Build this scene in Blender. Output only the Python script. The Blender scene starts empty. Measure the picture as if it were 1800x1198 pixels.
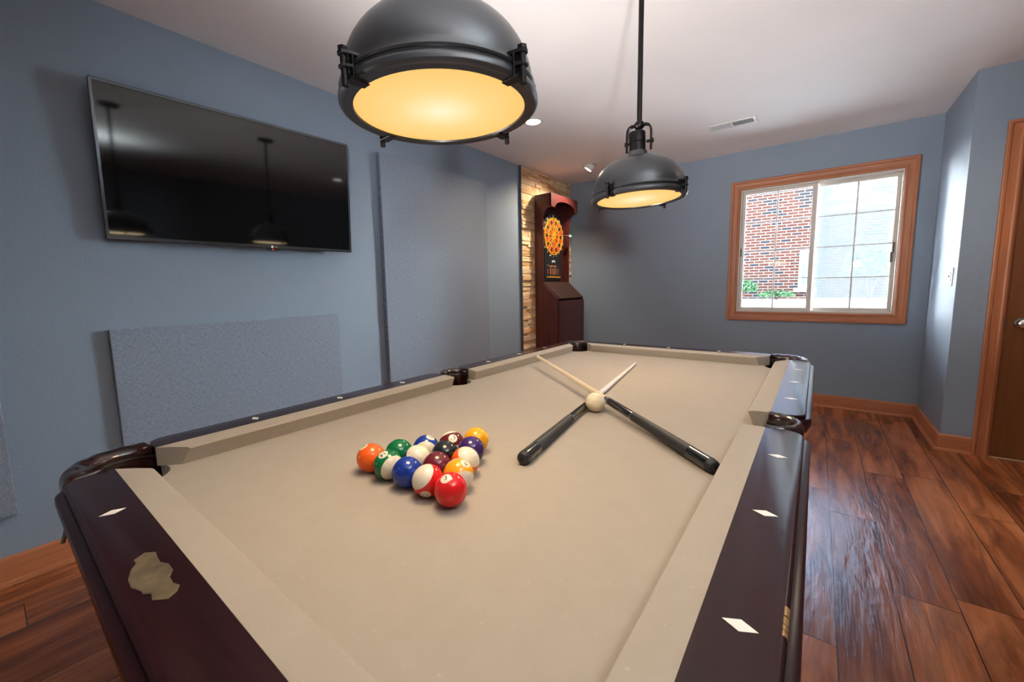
import bpy, bmesh, math, random
from math import sin, cos, pi, radians, atan2, hypot, sqrt
from mathutils import Vector, Matrix, Euler
random.seed(7)
SC = bpy.context.scene
COL = SC.collection

# ------------------------------------------------------------------ dimensions (metres, floor z = 0)
XL, YB, ZC, XR, YJ = -1.915, 3.560, 2.402, 1.2987, 2.7556      # left wall, far wall, ceiling, side return, door wall
XE, YR = 3.4, -3.6                                             # right and rear walls, behind the camera
ZS = 0.775                                                     # playing surface
W, L = 0.4692, 0.9689                                          # half width / length between cushion noses
CW = 0.049                                                     # cushion width
ZT = ZS + 0.042                                                # rail top

# ------------------------------------------------------------------ helpers
def link(o, parent=None):
    COL.objects.link(o)
    if parent: o.parent = parent
    return o
def tag(o, label=None, cat=None, group=None, kind=None):
    if label: o['label'] = label
    if cat: o['category'] = cat
    if group: o['group'] = group
    if kind: o['kind'] = kind
    return o
def empty(name, loc=(0, 0, 0), rot=(0, 0, 0)):
    o = bpy.data.objects.new(name, None)
    o.empty_display_size = 0.05
    o.location = loc; o.rotation_euler = rot
    return link(o)
def obj(name, bm, mat, parent=None, smooth=True, angle=35, bevel=0, kind=None, recalc=True):
    me = bpy.data.meshes.new(name)
    if recalc: bmesh.ops.recalc_face_normals(bm, faces=bm.faces)
    bm.to_mesh(me); bm.free()
    for m in (mat if isinstance(mat, (list, tuple)) else [mat]): me.materials.append(m)
    if smooth:
        me.shade_smooth(); me.set_sharp_from_angle(angle=radians(angle))
    o = bpy.data.objects.new(name, me)
    link(o, parent)
    if bevel:
        b = o.modifiers.new('bevel', 'BEVEL'); b.width = bevel; b.segments = 2; b.limit_method = 'ANGLE'; b.angle_limit = radians(40)
    if kind: o['kind'] = kind
    return o
def BM(): return bmesh.new()
def box(bm, lo, hi, mi=0):
    v = [bm.verts.new((x, y, z)) for x in (lo[0], hi[0]) for y in (lo[1], hi[1]) for z in (lo[2], hi[2])]
    for f in ((0, 1, 3, 2), (4, 6, 7, 5), (0, 4, 5, 1), (2, 3, 7, 6), (0, 2, 6, 4), (1, 5, 7, 3)):
        bm.faces.new([v[i] for i in f]).material_index = mi
    return v
def boxm(lo, hi):
    b = BM(); box(b, lo, hi); return b
def lathe(bm, prof, seg=48, M=None, a0=0.0, a1=2*pi, mi=0):
    full = abs(a1-a0-2*pi) < 1e-6
    n = seg if full else seg+1
    rings = []
    for r, z in prof:
        if abs(r) < 1e-7 and full: rings.append([bm.verts.new((0, 0, z))])
        else: rings.append([bm.verts.new((r*cos(a0+(a1-a0)*i/seg), r*sin(a0+(a1-a0)*i/seg), z)) for i in range(n)])
    for A, B in zip(rings, rings[1:]):
        for i in range(seg):
            j = (i+1) % n
            q = [A[i % len(A)], A[j % len(A)], B[j % len(B)], B[i % len(B)]]
            u = []
            for v in q:
                if v not in u: u.append(v)
            if len(u) > 2: bm.faces.new(u).material_index = mi
    if M is not None:
        bmesh.ops.transform(bm, matrix=M, verts=[v for r in rings for v in r])
    return rings
def cyl(bm, p, q, r, seg=20, r2=None, mi=0):
    p, q = Vector(p), Vector(q); d = q-p
    M = Matrix.Translation(p) @ d.to_track_quat('Z', 'Y').to_matrix().to_4x4()
    r2 = r if r2 is None else r2
    lathe(bm, [(0, 0), (r, 0), (r2, d.length), (0, d.length)], seg, M, mi=mi)
def tube(bm, pts, r, seg=12):
    pts = [Vector(p) for p in pts]; rings = []
    for i, p in enumerate(pts):
        t = (pts[min(i+1, len(pts)-1)]-pts[max(i-1, 0)]).normalized()
        R = t.to_track_quat('Z', 'Y').to_matrix()
        rings.append([bm.verts.new(p+R @ Vector((r*cos(2*pi*k/seg), r*sin(2*pi*k/seg), 0))) for k in range(seg)])
    for A, B in zip(rings, rings[1:]):
        for k in range(seg): bm.faces.new((A[k], A[(k+1) % seg], B[(k+1) % seg], B[k]))
    bm.faces.new(rings[0]); bm.faces.new(rings[-1])
def loft(bm, loops, close=True):
    R = [[bm.verts.new(p) for p in l] for l in loops]
    n = len(R[0])
    for A, B in zip(R, R[1:]):
        for k in range(n): bm.faces.new((A[k], A[(k+1) % n], B[(k+1) % n], B[k]))
    if close: bm.faces.new(R[0]); bm.faces.new(R[-1])
    return R
def prism(bm, poly, lo, hi, axis='y', mi=0):
    def P(a, b, h): return {'y': (a, h, b), 'z': (a, b, h), 'x': (h, a, b)}[axis]
    A = [bm.verts.new(P(a, b, lo)) for a, b in poly]; B = [bm.verts.new(P(a, b, hi)) for a, b in poly]
    n = len(poly)
    fs = [bm.faces.new(A), bm.faces.new(B)]
    for k in range(n): fs.append(bm.faces.new((A[k], A[(k+1) % n], B[(k+1) % n], B[k])))
    for f in fs: f.material_index = mi
def text_bm(body, size, depth=0.0, align='CENTER'):
    """letters as a mesh lying in XY, centred on the origin"""
    cu = bpy.data.curves.new('t', 'FONT'); cu.body = body; cu.size = size; cu.extrude = depth
    cu.align_x = align; cu.align_y = 'CENTER'; cu.resolution_u = 4
    t = bpy.data.objects.new('t', cu); COL.objects.link(t)
    bpy.context.view_layer.update()
    me = bpy.data.meshes.new_from_object(t.evaluated_get(bpy.context.evaluated_depsgraph_get()))
    b = BM(); b.from_mesh(me)
    bpy.data.objects.remove(t); bpy.data.curves.remove(cu); bpy.data.meshes.remove(me)
    return b

# ------------------------------------------------------------------ materials
def lin(r, g, b):
    f = lambda c: (c/255/12.92 if c/255 <= .04045 else ((c/255+.055)/1.055)**2.4)
    return (f(r), f(g), f(b), 1)
class NT:
    def __init__(s, name):
        s.m = bpy.data.materials.new(name); s.m.use_nodes = True
        s.t = s.m.node_tree; s.n = s.t.nodes
        s.b = s.n['Principled BSDF']; s.out = s.n['Material Output']
    def new(s, typ, **kw):
        n = s.n.new(typ)
        for k, v in kw.items(): setattr(n, k, v)
        return n
    def L(s, a, b): s.t.links.new(a, b)
    def math(s, op, a, b=0.0, clamp=False):
        n = s.new('ShaderNodeMath', operation=op); n.use_clamp = clamp
        for i, v in enumerate((a, b)):
            if isinstance(v, (int, float)): n.inputs[i].default_value = v
            else: s.L(v, n.inputs[i])
        return n.outputs[0]
    def mix(s, f, a, b, mode='MIX'):
        n = s.new('ShaderNodeMix', data_type='RGBA', blend_type=mode)
        for i, v in ((0, f), (6, a), (7, b)):
            if isinstance(v, (int, float)): n.inputs[i].default_value = v
            elif isinstance(v, tuple): n.inputs[i].default_value = v
            else: s.L(v, n.inputs[i])
        return n.outputs[2]
    def ramp(s, f, stops):
        n = s.new('ShaderNodeValToRGB'); e = n.color_ramp.elements
        while len(e) < len(stops): e.new(0.5)
        for el, (p, c) in zip(e, stops):
            el.position = p; el.color = c if isinstance(c, tuple) else (c, c, c, 1)
        s.L(f, n.inputs[0]); return n.outputs[0]
    def coord(s, kind='Object'): return s.new('ShaderNodeTexCoord').outputs[kind]
    def sep(s, v):
        n = s.new('ShaderNodeSeparateXYZ'); s.L(v, n.inputs[0]); return n.outputs
    def comb(s, x, y, z):
        n = s.new('ShaderNodeCombineXYZ')
        for i, v in enumerate((x, y, z)):
            if isinstance(v, (int, float)): n.inputs[i].default_value = v
            else: s.L(v, n.inputs[i])
        return n.outputs[0]
    def scale(s, v, sc):
        n = s.new('ShaderNodeVectorMath', operation='MULTIPLY'); s.L(v, n.inputs[0]); n.inputs[1].default_value = sc; return n.outputs[0]
    def noise(s, v, sc, detail=3, rough=.5, dist=0):
        n = s.new('ShaderNodeTexNoise'); s.L(v, n.inputs['Vector'])
        n.inputs['Scale'].default_value = sc; n.inputs['Detail'].default_value = detail
        n.inputs['Roughness'].default_value = rough; n.inputs['Distortion'].default_value = dist
        return n.outputs['Fac']
    def bump(s, h, strength=.3, dist=.002):
        n = s.new('ShaderNodeBump'); n.inputs['Strength'].default_value = strength; n.inputs['Distance'].default_value = dist
        s.L(h, n.inputs['Height']); s.L(n.outputs[0], s.b.inputs['Normal']); return n
    def set(s, base=None, rough=None, metal=None, spec=None, coat=None, sheen=None):
        for k, v in (('Base Color', base), ('Roughness', rough), ('Metallic', metal), ('Specular IOR Level', spec), ('Coat Weight', coat), ('Sheen Weight', sheen)):
            if v is None: continue
            if isinstance(v, (int, float, tuple)): s.b.inputs[k].default_value = v
            else: s.L(v, s.b.inputs[k])
        return s
def plain(name, c, rough=.5, metal=0, spec=.5, coat=0, var=.0):
    n = NT(name); n.set(c, rough, metal, spec, coat)
    if var:
        f = n.noise(n.coord(), 40, 4)
        n.set(base=n.mix(f, tuple(x*(1-var) for x in c[:3])+(1,), tuple(min(1, x*(1+var)) for x in c[:3])+(1,)))
    return n.m
def emit(name, c, s):
    n = NT(name); n.b.inputs['Base Color'].default_value = c
    n.b.inputs['Emission Color'].default_value = c; n.b.inputs['Emission Strength'].default_value = s
    return n.m

def m_paint(name, c, bump=.25, rough=.55, spec=.4):
    n = NT(name); co = n.coord()
    f = n.noise(co, 2.0, 2)
    n.set(n.mix(f, tuple(x*.95 for x in c[:3])+(1,), tuple(x*1.05 for x in c[:3])+(1,)), rough, 0, spec)
    h = n.math('ADD', n.ramp(n.noise(co, 130, 2, .5), [(.42, 0.0), (.62, 1.0)]), n.noise(co, 330, 2))
    n.bump(h, bump, .0012)
    return n.m
WALL = m_paint('blue_grey_wall_paint', (.240, .303, .378, 1), .25)
CEIL = m_paint('ceiling_paint', (.86, .845, .845, 1), .1, .8, .2)

def m_floor():
    n = NT('hickory_plank_floor'); co = n.coord(); x, y, z = n.sep(co)
    cx = n.math('DIVIDE', n.math('SUBTRACT', x, .704), .1715)
    col = n.math('FLOOR', cx); fx = n.math('SUBTRACT', cx, col)
    wn = n.new('ShaderNodeTexWhiteNoise', noise_dimensions='1D'); n.L(n.math('ADD', col, 31.7), wn.inputs['W'])
    cy = n.math('ADD', n.math('DIVIDE', y, 1.22), n.math('MULTIPLY', wn.outputs['Value'], 5.0))
    row = n.math('FLOOR', cy); fy = n.math('SUBTRACT', cy, row)
    idv = n.math('ADD', n.math('MULTIPLY', col, 7.13), n.math('MULTIPLY', row, 3.71))
    wn2 = n.new('ShaderNodeTexWhiteNoise', noise_dimensions='1D'); n.L(idv, wn2.inputs['W'])
    tone = wn2.outputs['Value']
    gv = n.comb(n.math('ADD', n.math('MULTIPLY', x, 9.0), n.math('MULTIPLY', idv, 1.7)), n.math('MULTIPLY', y, 1.1), idv)
    grain = n.noise(gv, 1.4, 6, .58, .5)
    fine = n.noise(n.comb(n.math('MULTIPLY', x, 110), n.math('MULTIPLY', y, 5), idv), 1.0, 3, .6, .5)
    base = n.ramp(grain, [(.25, (.12, .031, .011, 1)), (.42, (.28, .079, .026, 1)), (.55, (.46, .147, .048, 1)), (.75, (.60, .225, .080, 1))])
    base = n.mix(n.math('MULTIPLY', n.math('SUBTRACT', fine, .3), .55, True), base, (.07, .02, .009, 1))
    # dark heartwood streaks that run along a plank
    sv = n.comb(n.math('ADD', n.math('MULTIPLY', x, 6.0), n.math('MULTIPLY', idv, 2.3)), n.math('MULTIPLY', y, .7), n.math('ADD', idv, 4))
    st = n.ramp(n.noise(sv, 1.0, 4, .5, .6), [(.44, 0.0), (.495, .85), (.515, .85), (.56, 0.0)])
    base = n.mix(n.math('MULTIPLY', st, .42), base, (.045, .012, .008, 1))
    base = n.mix(n.math('MULTIPLY', tone, .75), base, n.mix(1.0, base, (.50, .42, .42, 1), 'MULTIPLY'))
    gap = n.math('MAXIMUM', n.math('GREATER_THAN', n.math('ABSOLUTE', n.math('SUBTRACT', fx, .5)), .4905),
                 n.math('GREATER_THAN', n.math('ABSOLUTE', n.math('SUBTRACT', fy, .5)), .4988))
    base = n.mix(gap, base, (.02, .008, .006, 1))
    rough = n.math('ADD', .17, n.math('MULTIPLY', n.noise(n.scale(co, (8, 3, 1)), 2, 2), .12))
    n.set(base, rough, 0, .5)
    scr = n.noise(n.comb(n.math('MULTIPLY', x, 34), n.math('MULTIPLY', y, 8), idv), 1, 3, .5, .3)
    h = n.math('SUBTRACT', n.math('ADD', n.math('MULTIPLY', scr, .8), n.math('MULTIPLY', fine, .25)), n.math('MULTIPLY', gap, 1.2))
    n.bump(h, .55, .0060)
    return n.m
FLOOR = m_floor()

def m_wood(name, dark, mid, axis=2, rough=.35, coat=0, sc=1.0, bump=.05, spec=.5):
    n = NT(name); co = n.coord()
    s = [22*sc, 22*sc, 22*sc]; s[axis] = 1.3*sc
    v = n.scale(co, tuple(s))
    g = n.noise(v, 1.6, 5, .6, .8)
    f = n.noise(n.scale(co, tuple(k*7 for k in s)), 1.0, 2)
    c = n.ramp(n.math('ADD', n.math('MULTIPLY', g, .75), n.math('MULTIPLY', f, .25)), [(.3, dark), (.7, mid)])
    n.set(c, rough, 0, spec, coat); n.b.inputs['Coat Roughness'].default_value = .12
    n.bump(g, bump, .001)
    return n.m
TD, TM = (.33, .112, .044, 1), (.52, .195, .084, 1)
TRIM = {a: m_wood('stained_trim_'+'xyz'[a], TD, TM, a, .38) for a in (0, 1, 2)}
DOORW = m_wood('door_veneer', (.145, .048, .014, 1), (.225, .080, .025, 1), 2, .34, sc=.35)
CABW = m_wood('mahogany_laminate', (.040, .0085, .008, 1), (.10, .019, .017, 1), 2, .33, sc=1.3)
CABX = m_wood('mahogany_laminate_header', (.040, .0085, .0075, 1), (.085, .016, .013, 1), 1, .36, sc=1.3)
SHELFW = m_wood('worn_brown_lid', (.026, .012, .009, 1), (.048, .022, .016, 1), 1, .55, spec=.2)
RAILM = m_wood('dark_mahogany_rail', (.012, .0034, .0050, 1), (.026, .0068, .0088, 1), 1, .24, .0, spec=.36)
RAILX = m_wood('dark_mahogany_rail_cross', (.012, .0034, .0050, 1), (.026, .0068, .0088, 1), 0, .24, .0, spec=.36)
def m_pocket():
    n = NT('mottled_brown_pocket_leather'); f = n.noise(n.coord(), 60, 4, .6)
    n.set(n.ramp(f, [(.4, (.007, .0035, .004, 1)), (.62, (.035, .010, .009, 1))]), .2, 0, .6, .3)
    n.bump(n.noise(n.coord(), 160, 3), .25, .001); return n.m
POCK = m_pocket()
BLACKP = plain('black_pocket_liner', (.008, .006, .007, 1), .35)
def m_felt():
    n = NT('tan_billiard_cloth'); co = n.coord()
    a = n.noise(co, 22, 4, .6); b = n.noise(co, 900, 2); c = n.ramp(n.noise(co, 170, 2), [(.70, 0.0), (.78, 1.0)])
    col = n.mix(a, (.325, .280, .234, 1), (.371, .321, .270, 1))
    col = n.mix(n.math('MULTIPLY', b, .3), col, (.33, .28, .22, 1))
    col = n.mix(n.math('MULTIPLY', c, .25), col, (.62, .54, .44, 1))
    n.set(col, .95, 0, .1, sheen=.25); n.bump(b, .35, .0006); return n.m
FELT = m_felt()
def m_panel(name, c1, c2):
    n = NT(name); co = n.coord(); x, y, z = n.sep(co)
    w1 = n.noise(n.comb(0.0, n.math('MULTIPLY', y, 420), n.math('MULTIPLY', z, 60)), 1, 2)
    w2 = n.noise(n.comb(9.0, n.math('MULTIPLY', y, 60), n.math('MULTIPLY', z, 420)), 1, 2)
    f = n.math('MULTIPLY', n.math('ADD', w1, w2), .5)
    n.set(n.ramp(f, [(.36, c1), (.64, c2)]), .95, 0, .15); n.bump(f, .4, .001); return n.m
PANEL = m_panel('grey_blue_woven_fabric', (.165, .205, .272, 1), (.315, .355, .42, 1))
def m_stone():
    n = NT('stacked_ledger_stone'); co = n.coord()
    r = n.new('ShaderNodeNewGeometry').outputs['Random Per Island']
    a = n.noise(co, 14, 5, .65)
    c = n.ramp(r, [(0, (.56, .37, .19, 1)), (.25, (.76, .57, .34, 1)), (.5, (.80, .64, .43, 1)), (.72, (.68, .55, .40, 1)), (.88, (.62, .36, .14, 1)), (1, (.84, .70, .50, 1))])
    c = n.mix(n.math('MULTIPLY', n.ramp(a, [(.35, 0.0), (.7, 1.0)]), .6), c, (.58, .33, .14, 1))
    n.set(c, .85, 0, .25)
    n.bump(n.noise(co, 45, 6, .7), .9, .006); return n.m
STONE = m_stone()
def m_brick():
    n = NT('exterior_brick'); x, y, z = n.sep(n.coord())
    b = n.new('ShaderNodeTexBrick'); n.L(n.comb(x, z, 0.0), b.inputs['Vector'])
    b.inputs['Color1'].default_value = (0, 0, 0, 1); b.inputs['Color2'].default_value = (1, 1, 1, 1); b.inputs['Mortar'].default_value = (.5, .5, .5, 1)
    b.inputs['Scale'].default_value = 1; b.inputs['Brick Width'].default_value = .225; b.inputs['Row Height'].default_value = .075
    b.inputs['Mortar Size'].default_value = .011; b.inputs['Mortar Smooth'].default_value = .1
    c = n.ramp(b.outputs['Color'], [(0, (.046, .0125, .0072, 1)), (.55, (.056, .0185, .0122, 1)), (.74, (.046, .0145, .010, 1)), (.80, (.017, .0145, .019, 1)), (1, (.013, .012, .017, 1))])
    n.set(n.mix(b.outputs['Fac'], c, (.115, .11, .105, 1)), .9, 0, .2); return n.m
BRICK = m_brick()
VINYL = plain('white_vinyl', (.62, .58, .52, 1), .4)
VINYLG = plain('grey_white_muntin', (.60, .62, .63, 1), .4)
BLACKM = NT('blackened_bronze_metal').set((.018, .016, .017, 1), .36, .85, .5).m
DARKM = NT('dark_bronze_shade').set((.076, .078, .084, 1), .32, .8, .5).m
STEEL = plain('brushed_steel', (.55, .54, .52, 1), .25, 1)
WHITEP = plain('white_plastic', (.78, .77, .72, 1), .35)
WHITEM = plain('white_painted_metal', (.72, .73, .71, 1), .45)
BROWN = plain('brown_latch', (.09, .05, .04, 1), .4)
BLK = plain('black_plastic', (.011, .011, .012, 1), .38)
BLKG = plain('glossy_black_lacquer', (.006, .006, .007, 1), .10, 0, .6, .5)
WRAP = plain('charcoal_cue_wrap', (.019, .019, .021, 1), .55, var=.2)
RUBBER = plain('black_rubber_bumper', (.010, .011, .014, 1), .5)
MAPLE = m_wood('pale_maple_shaft', (.58, .45, .29, 1), (.70, .57, .39, 1), 2, .28)
PALE = plain('pale_painted_shaft', (.74, .70, .68, 1), .25, var=.03)
PEARL = plain('pearl_inlay', (.80, .78, .74, 1), .25)
TAN = plain('tan_leather', (.16, .10, .045, 1), .5, var=.25)
GOLDW = plain('worn_gold_finish', (.30, .18, .075, 1), .4, .3, var=.4)
def m_plate():
    n = NT('aged_brass_plate'); f = n.noise(n.coord(), 45, 4)
    n.set(n.ramp(f, [(.3, (.17, .13, .085, 1)), (.7, (.33, .25, .15, 1))]), .38, .6); return n.m
PLATE = m_plate()
SCREEN = NT('dark_tv_screen').set((.0035, .0035, .0038, 1), .055, 0, .6).m
BEZEL = NT('grey_metal_bezel').set((.10, .11, .125, 1), .25, .8).m
def m_glass():
    n = NT('window_glass'); n.n.remove(n.b)
    fr = n.new('ShaderNodeFresnel'); fr.inputs['IOR'].default_value = 1.45
    t = n.new('ShaderNodeBsdfTransparent'); t.inputs[0].default_value = (.95, .98, .97, 1)
    g = n.new('ShaderNodeBsdfGlossy'); g.inputs['Roughness'].default_value = .0
    mx = n.new('ShaderNodeMixShader'); n.L(fr.outputs[0], mx.inputs[0]); n.L(t.outputs[0], mx.inputs[1]); n.L(g.outputs[0], mx.inputs[2])
    n.L(mx.outputs[0], n.out.inputs['Surface']); return n.m
GLASS = m_glass()
def m_screen():
    n = NT('insect_screen_mesh'); n.n.remove(n.b)
    t = n.new('ShaderNodeBsdfTransparent'); d = n.new('ShaderNodeBsdfTranslucent'); d.inputs[0].default_value = (.092, .099, .100, 1)
    d2 = n.new('ShaderNodeBsdfDiffuse'); d2.inputs[0].default_value = (.22, .23, .232, 1)
    a = n.new('ShaderNodeMixShader'); a.inputs[0].default_value = .5; n.L(d.outputs[0], a.inputs[1]); n.L(d2.outputs[0], a.inputs[2])
    mx = n.new('ShaderNodeMixShader'); mx.inputs[0].default_value = .45; n.L(t.outputs[0], mx.inputs[1]); n.L(a.outputs[0], mx.inputs[2])
    n.L(mx.outputs[0], n.out.inputs['Surface']); return n.m
MESHS = m_screen()

# ------------------------------------------------------------------ the room
def struct(name, bm, m, **kw):
    return obj(name, bm, m, kind='structure', **kw)
T = .14
struct('floor', boxm((XL-T, YR-T, -.1), (XE+T, YB+T, 0)), FLOOR, smooth=False)
struct('ceiling', boxm((XL-T, YR-T, ZC), (XE+T, YB+T, ZC+.12)), CEIL, smooth=False)
struct('wall_left', boxm((XL-T, YR-T, 0), (XL, YB+T, ZC)), WALL, smooth=False)
WX0, WX1, WZ0, WZ1 = -.050, 1.118, .850, 2.043          # rough opening of the window
b = BM()
box(b, (XL, YB, 0), (WX0, YB+T, ZC)); box(b, (WX1, YB, 0), (XR, YB+T, ZC))
box(b, (WX0, YB, 0), (WX1, YB+T, WZ0)); box(b, (WX0, YB, WZ1), (WX1, YB+T, ZC))
struct('wall_back', b, WALL, smooth=False)
struct('wall_alcove', boxm((XR, YJ+.0, 0), (XR+.12, YB+T, ZC)), WALL, smooth=False)
DX0, DX1, DZ = 1.510, 2.330, 2.000
b = BM()
box(b, (XR+.12, YJ, 0), (DX0, YJ+.12, ZC)); box(b, (DX1, YJ, 0), (XE, YJ+.12, ZC)); box(b, (DX0, YJ, DZ), (DX1, YJ+.12, ZC))
struct('wall_right', b, WALL, smooth=False)
struct('wall_leak_block', boxm((XR+.12, YJ+.12, 0), (XE, YJ+.20, ZC)), WALL, smooth=False)  # added unseen backing that stops daylight leaking in above the door
struct('wall_side', boxm((XE, YR-T, 0), (XE+T, YB+T, ZC)), WALL, smooth=False)
struct('wall_rear', boxm((XL, YR-T, 0), (XE, YR, ZC)), WALL, smooth=False)

# stacked stone cladding on the last metre of the left wall
YS = 2.467
b = BM(); z = 0.0
while z < ZC-.004:
    h = min(random.uniform(.022, .052), ZC-.003-z)
    if ZC-.003-z-h < .015: h = ZC-.003-z
    y = YS+.004
    while y < YB-.002:
        w = min(random.uniform(.07, .30), YB-.002-y)
        if YB-.002-y-w < .05: w = YB-.002-y
        d = random.uniform(.012, .034)
        vs = box(b, (XL+.0005, y+.0006, z+.0006), (XL+d, y+w-.0006, z+h-.0006))
        for v in vs:
            if v.co.x > XL+.003: v.co.x += random.uniform(-.004, .004)
        y += w
    z += h
stone = struct('wall_stone', b, STONE, smooth=False)
bv = stone.modifiers.new('bevel', 'BEVEL'); bv.width = .002; bv.segments = 1
struct('trim_1', boxm((XL, YS-.006, .0), (XL+.026, YS+.003, ZC-.001)), plain('dark_edge_strip', (.06, .065, .08, 1), .5), smooth=False)

# baseboards with a shoe moulding
BP = [(0, 0), (.030, 0), (.030, .005), (.027, .013), (.020, .018), (.014, .019), (.014, .098), (.012, .104), (.008, .108), (.003, .112), (0, .112)]
def baseboard(name, axis, wall, s0, s1, sgn, m0=0, m1=0, mat=None):
    """axis: the direction it runs in; m0/m1 = +1 outside mitre, -1 inside mitre"""
    loops = []
    for s, m in ((s0, -m0), (s1, m1)):
        l = []
        for d, z in BP:
            p = wall+sgn*d; q = s+m*d
            l.append((p, q, z) if axis == 'y' else (q, p, z))
        loops.append(l)
    bm = BM(); loft(bm, loops)
    return struct(name, bm, mat, angle=25)
baseboard('baseboard_left', 'y', XL, YR, YS-.008, 1, 0, 0, TRIM[1])
baseboard('baseboard_back', 'x', YB, XL+.04, XR, -1, 0, -1, TRIM[0])
baseboard('baseboard_alcove', 'y', XR, YJ, YB, -1, 1, -1, TRIM[1])
baseboard('baseboard_right', 'x', YJ, XR, 1.4385, -1, 1, 0, TRIM[0])
baseboard('baseboard_door', 'x', YJ, DX1+.072, XE-.0, -1, 0, -1, TRIM[0])
baseboard('baseboard_rear', 'x', YR, XL+.02, XE, 1, 0, 0, TRIM[0])
baseboard('baseboard_side', 'y', XE, YR, YJ, -1, 0, 0, TRIM[1])

# ------------------------------------------------------------------ window
win = empty('window_1', ((WX0+WX1)/2, YB, WZ0)); tag(win, kind='structure')
win_loc = Vector(win.location)
def wobj(name, bm, m, parent=None, **kw):
    bmesh.ops.translate(bm, verts=bm.verts, vec=-win_loc)
    return obj(name, bm, m, parent or win, **kw)
CP = [(0, .006), (.004, .013), (.014, .016), (.022, .012), (.040, .011), (.058, .014), (.066, .020), (.078, .021), (.084, .018), (.084, 0), (0, 0)]  # (from inner edge outward, projection)
def casing_loops(bm, rect, sides, plane):
    """mitred frame of casing boards round rect (x0,x1,z0,z1) in the plane y=plane, on its -y side"""
    x0, x1, z0, z1 = rect
    for side in sides:
        A, B_ = [], []
        for d, h in CP:
            y = plane-h
            P = {'T': ((x0-d, y, z1+d), (x1+d, y, z1+d)), 'B': ((x0-d, y, z0-d), (x1+d, y, z0-d)),
                 'L': ((x0-d, y, z0-d), (x0-d, y, z1+d)), 'R': ((x1+d, y, z0-d), (x1+d, y, z1+d))}[side]
            A.append(P[0]); B_.append(P[1])
        loft(bm, [A, B_])
for side in 'TBLR':
    bm = BM(); casing_loops(bm, (-.038, 1.101, .860, 2.034), side, YB)
    wobj('casing', bm, TRIM[0] if side in 'TB' else TRIM[2], angle=20)
def frame_bm(bm, x0, x1, z0, z1, w, y0, y1, ws=None):
    wl, wr, wb, wt = ws or (w, w, w, w)
    box(bm, (x0, y0, z0), (x0+wl, y1, z1)); box(bm, (x1-wr, y0, z0), (x1, y1, z1))
    box(bm, (x0+wl, y0, z0), (x1-wr, y1, z0+wb)); box(bm, (x0+wl, y0, z1-wt), (x1-wr, y1, z1))
bm = BM(); frame_bm(bm, WX0, WX1, WZ0, WZ1, .024, YB+.004, YB+.135)
frame_bm(bm, WX0+.024, WX1-.024, WZ0+.024, WZ1-.024, .008, YB+.060, YB+.070)
wobj('frame', bm, VINYL, smooth=False, bevel=.0015)
def sash(x0, x1, y, ws, vx, hz):
    z0, z1 = WZ0+.022, WZ1-.022
    bm = BM(); frame_bm(bm, x0, x1, z0, z1, .02, y-.013, y+.013, ws)
    s = wobj('sash', bm, VINYL, smooth=False, bevel=.002)
    gx0, gx1, gz0, gz1 = x0+ws[0], x1-ws[1], z0+ws[2], z1-ws[3]
    wobj('pane', boxm((gx0-.002, y+.006, gz0-.002), (gx1+.002, y+.009, gz1+.002)), GLASS, s, smooth=False)
    bm = BM(); box(bm, (vx-.006, y-.006, gz0), (vx+.006, y+.004, gz1))
    for h in hz: box(bm, (gx0, y-.0055, h-.0045), (gx1, y+.0035, h+.0045))
    wobj('muntin_grid', bm, VINYLG, s, smooth=False, bevel=.0015)
    return s
sL = sash(-.028, .553, YB+.040, (.030, .036, .030, .030), .259, (1.724, 1.450, 1.180))
sR = sash(.540, 1.096, YB+.086, (.030, .026, .030, .030), .828, (1.724, 1.450, 1.172))
wobj('screen', boxm((.553, YB+.118, WZ0+.03), (1.094, YB+.119, WZ1-.03)), MESHS, smooth=False)
wobj('lock', boxm((1.074, YB+.055, 1.370), (1.086, YB+.073, 1.456)), BROWN, sR, smooth=False, bevel=.002)
wobj('lock', boxm((1.062, YB+.050, 1.290), (1.072, YB+.073, 1.375)), BROWN, sR, smooth=False, bevel=.002)
wobj('lock', boxm((-.026, YB+.018, 1.400), (-.016, YB+.027, 1.480)), BROWN, sL, smooth=False, bevel=.002)

# ------------------------------------------------------------------ door
door = empty('door_1', (DX0, YJ, 0)); tag(door, kind='structure')
dl = Vector(door.location)
def dobj(name, bm, m, parent=None, **kw):
    bmesh.ops.translate(bm, verts=bm.verts, vec=-dl); return obj(name, bm, m, parent or door, **kw)
for side in 'LTR':
    bm = BM()
    k = .074/.084
    CPs = CP; CP = [(d*k, h) for d, h in CPs]
    casing_loops(bm, (DX0+.004, DX1-.004, 0 if side != 'T' else .5, DZ-.006), side, YJ)
    CP = CPs
    for v in bm.verts:
        if v.co.z < 0: v.co.z = 0
    dobj('casing', bm, TRIM[0] if side == 'T' else TRIM[2], angle=20)
bm = BM(); box(bm, (DX0, YJ+.001, 0), (DX0+.010, YJ+.11, DZ)); box(bm, (DX1-.010, YJ+.001, 0), (DX1, YJ+.11, DZ)); box(bm, (DX0+.01, YJ+.001, DZ-.010), (DX1-.01, YJ+.11, DZ))
dobj('jamb', bm, TRIM[2], smooth=False)
slab = dobj('slab', boxm((DX0+.013, YJ+.012, .008), (DX1-.013, YJ+.048, DZ-.013)), DOORW, smooth=False, bevel=.002)
bm = BM()
KX, KZ = 1.588, .865
lathe(bm, [(0, 0), (.032, 0), (.032, .004), (.028, .009), (.012, .011), (.011, .030), (.016, .036), (.026, .042), (.029, .052), (.026, .062), (.016, .068), (0, .069)], 32, Matrix.Translation((KX, YJ+.012, KZ)) @ Matrix.Rotation(pi/2, 4, 'X'))
dobj('knob', bm, STEEL, slab)
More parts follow.
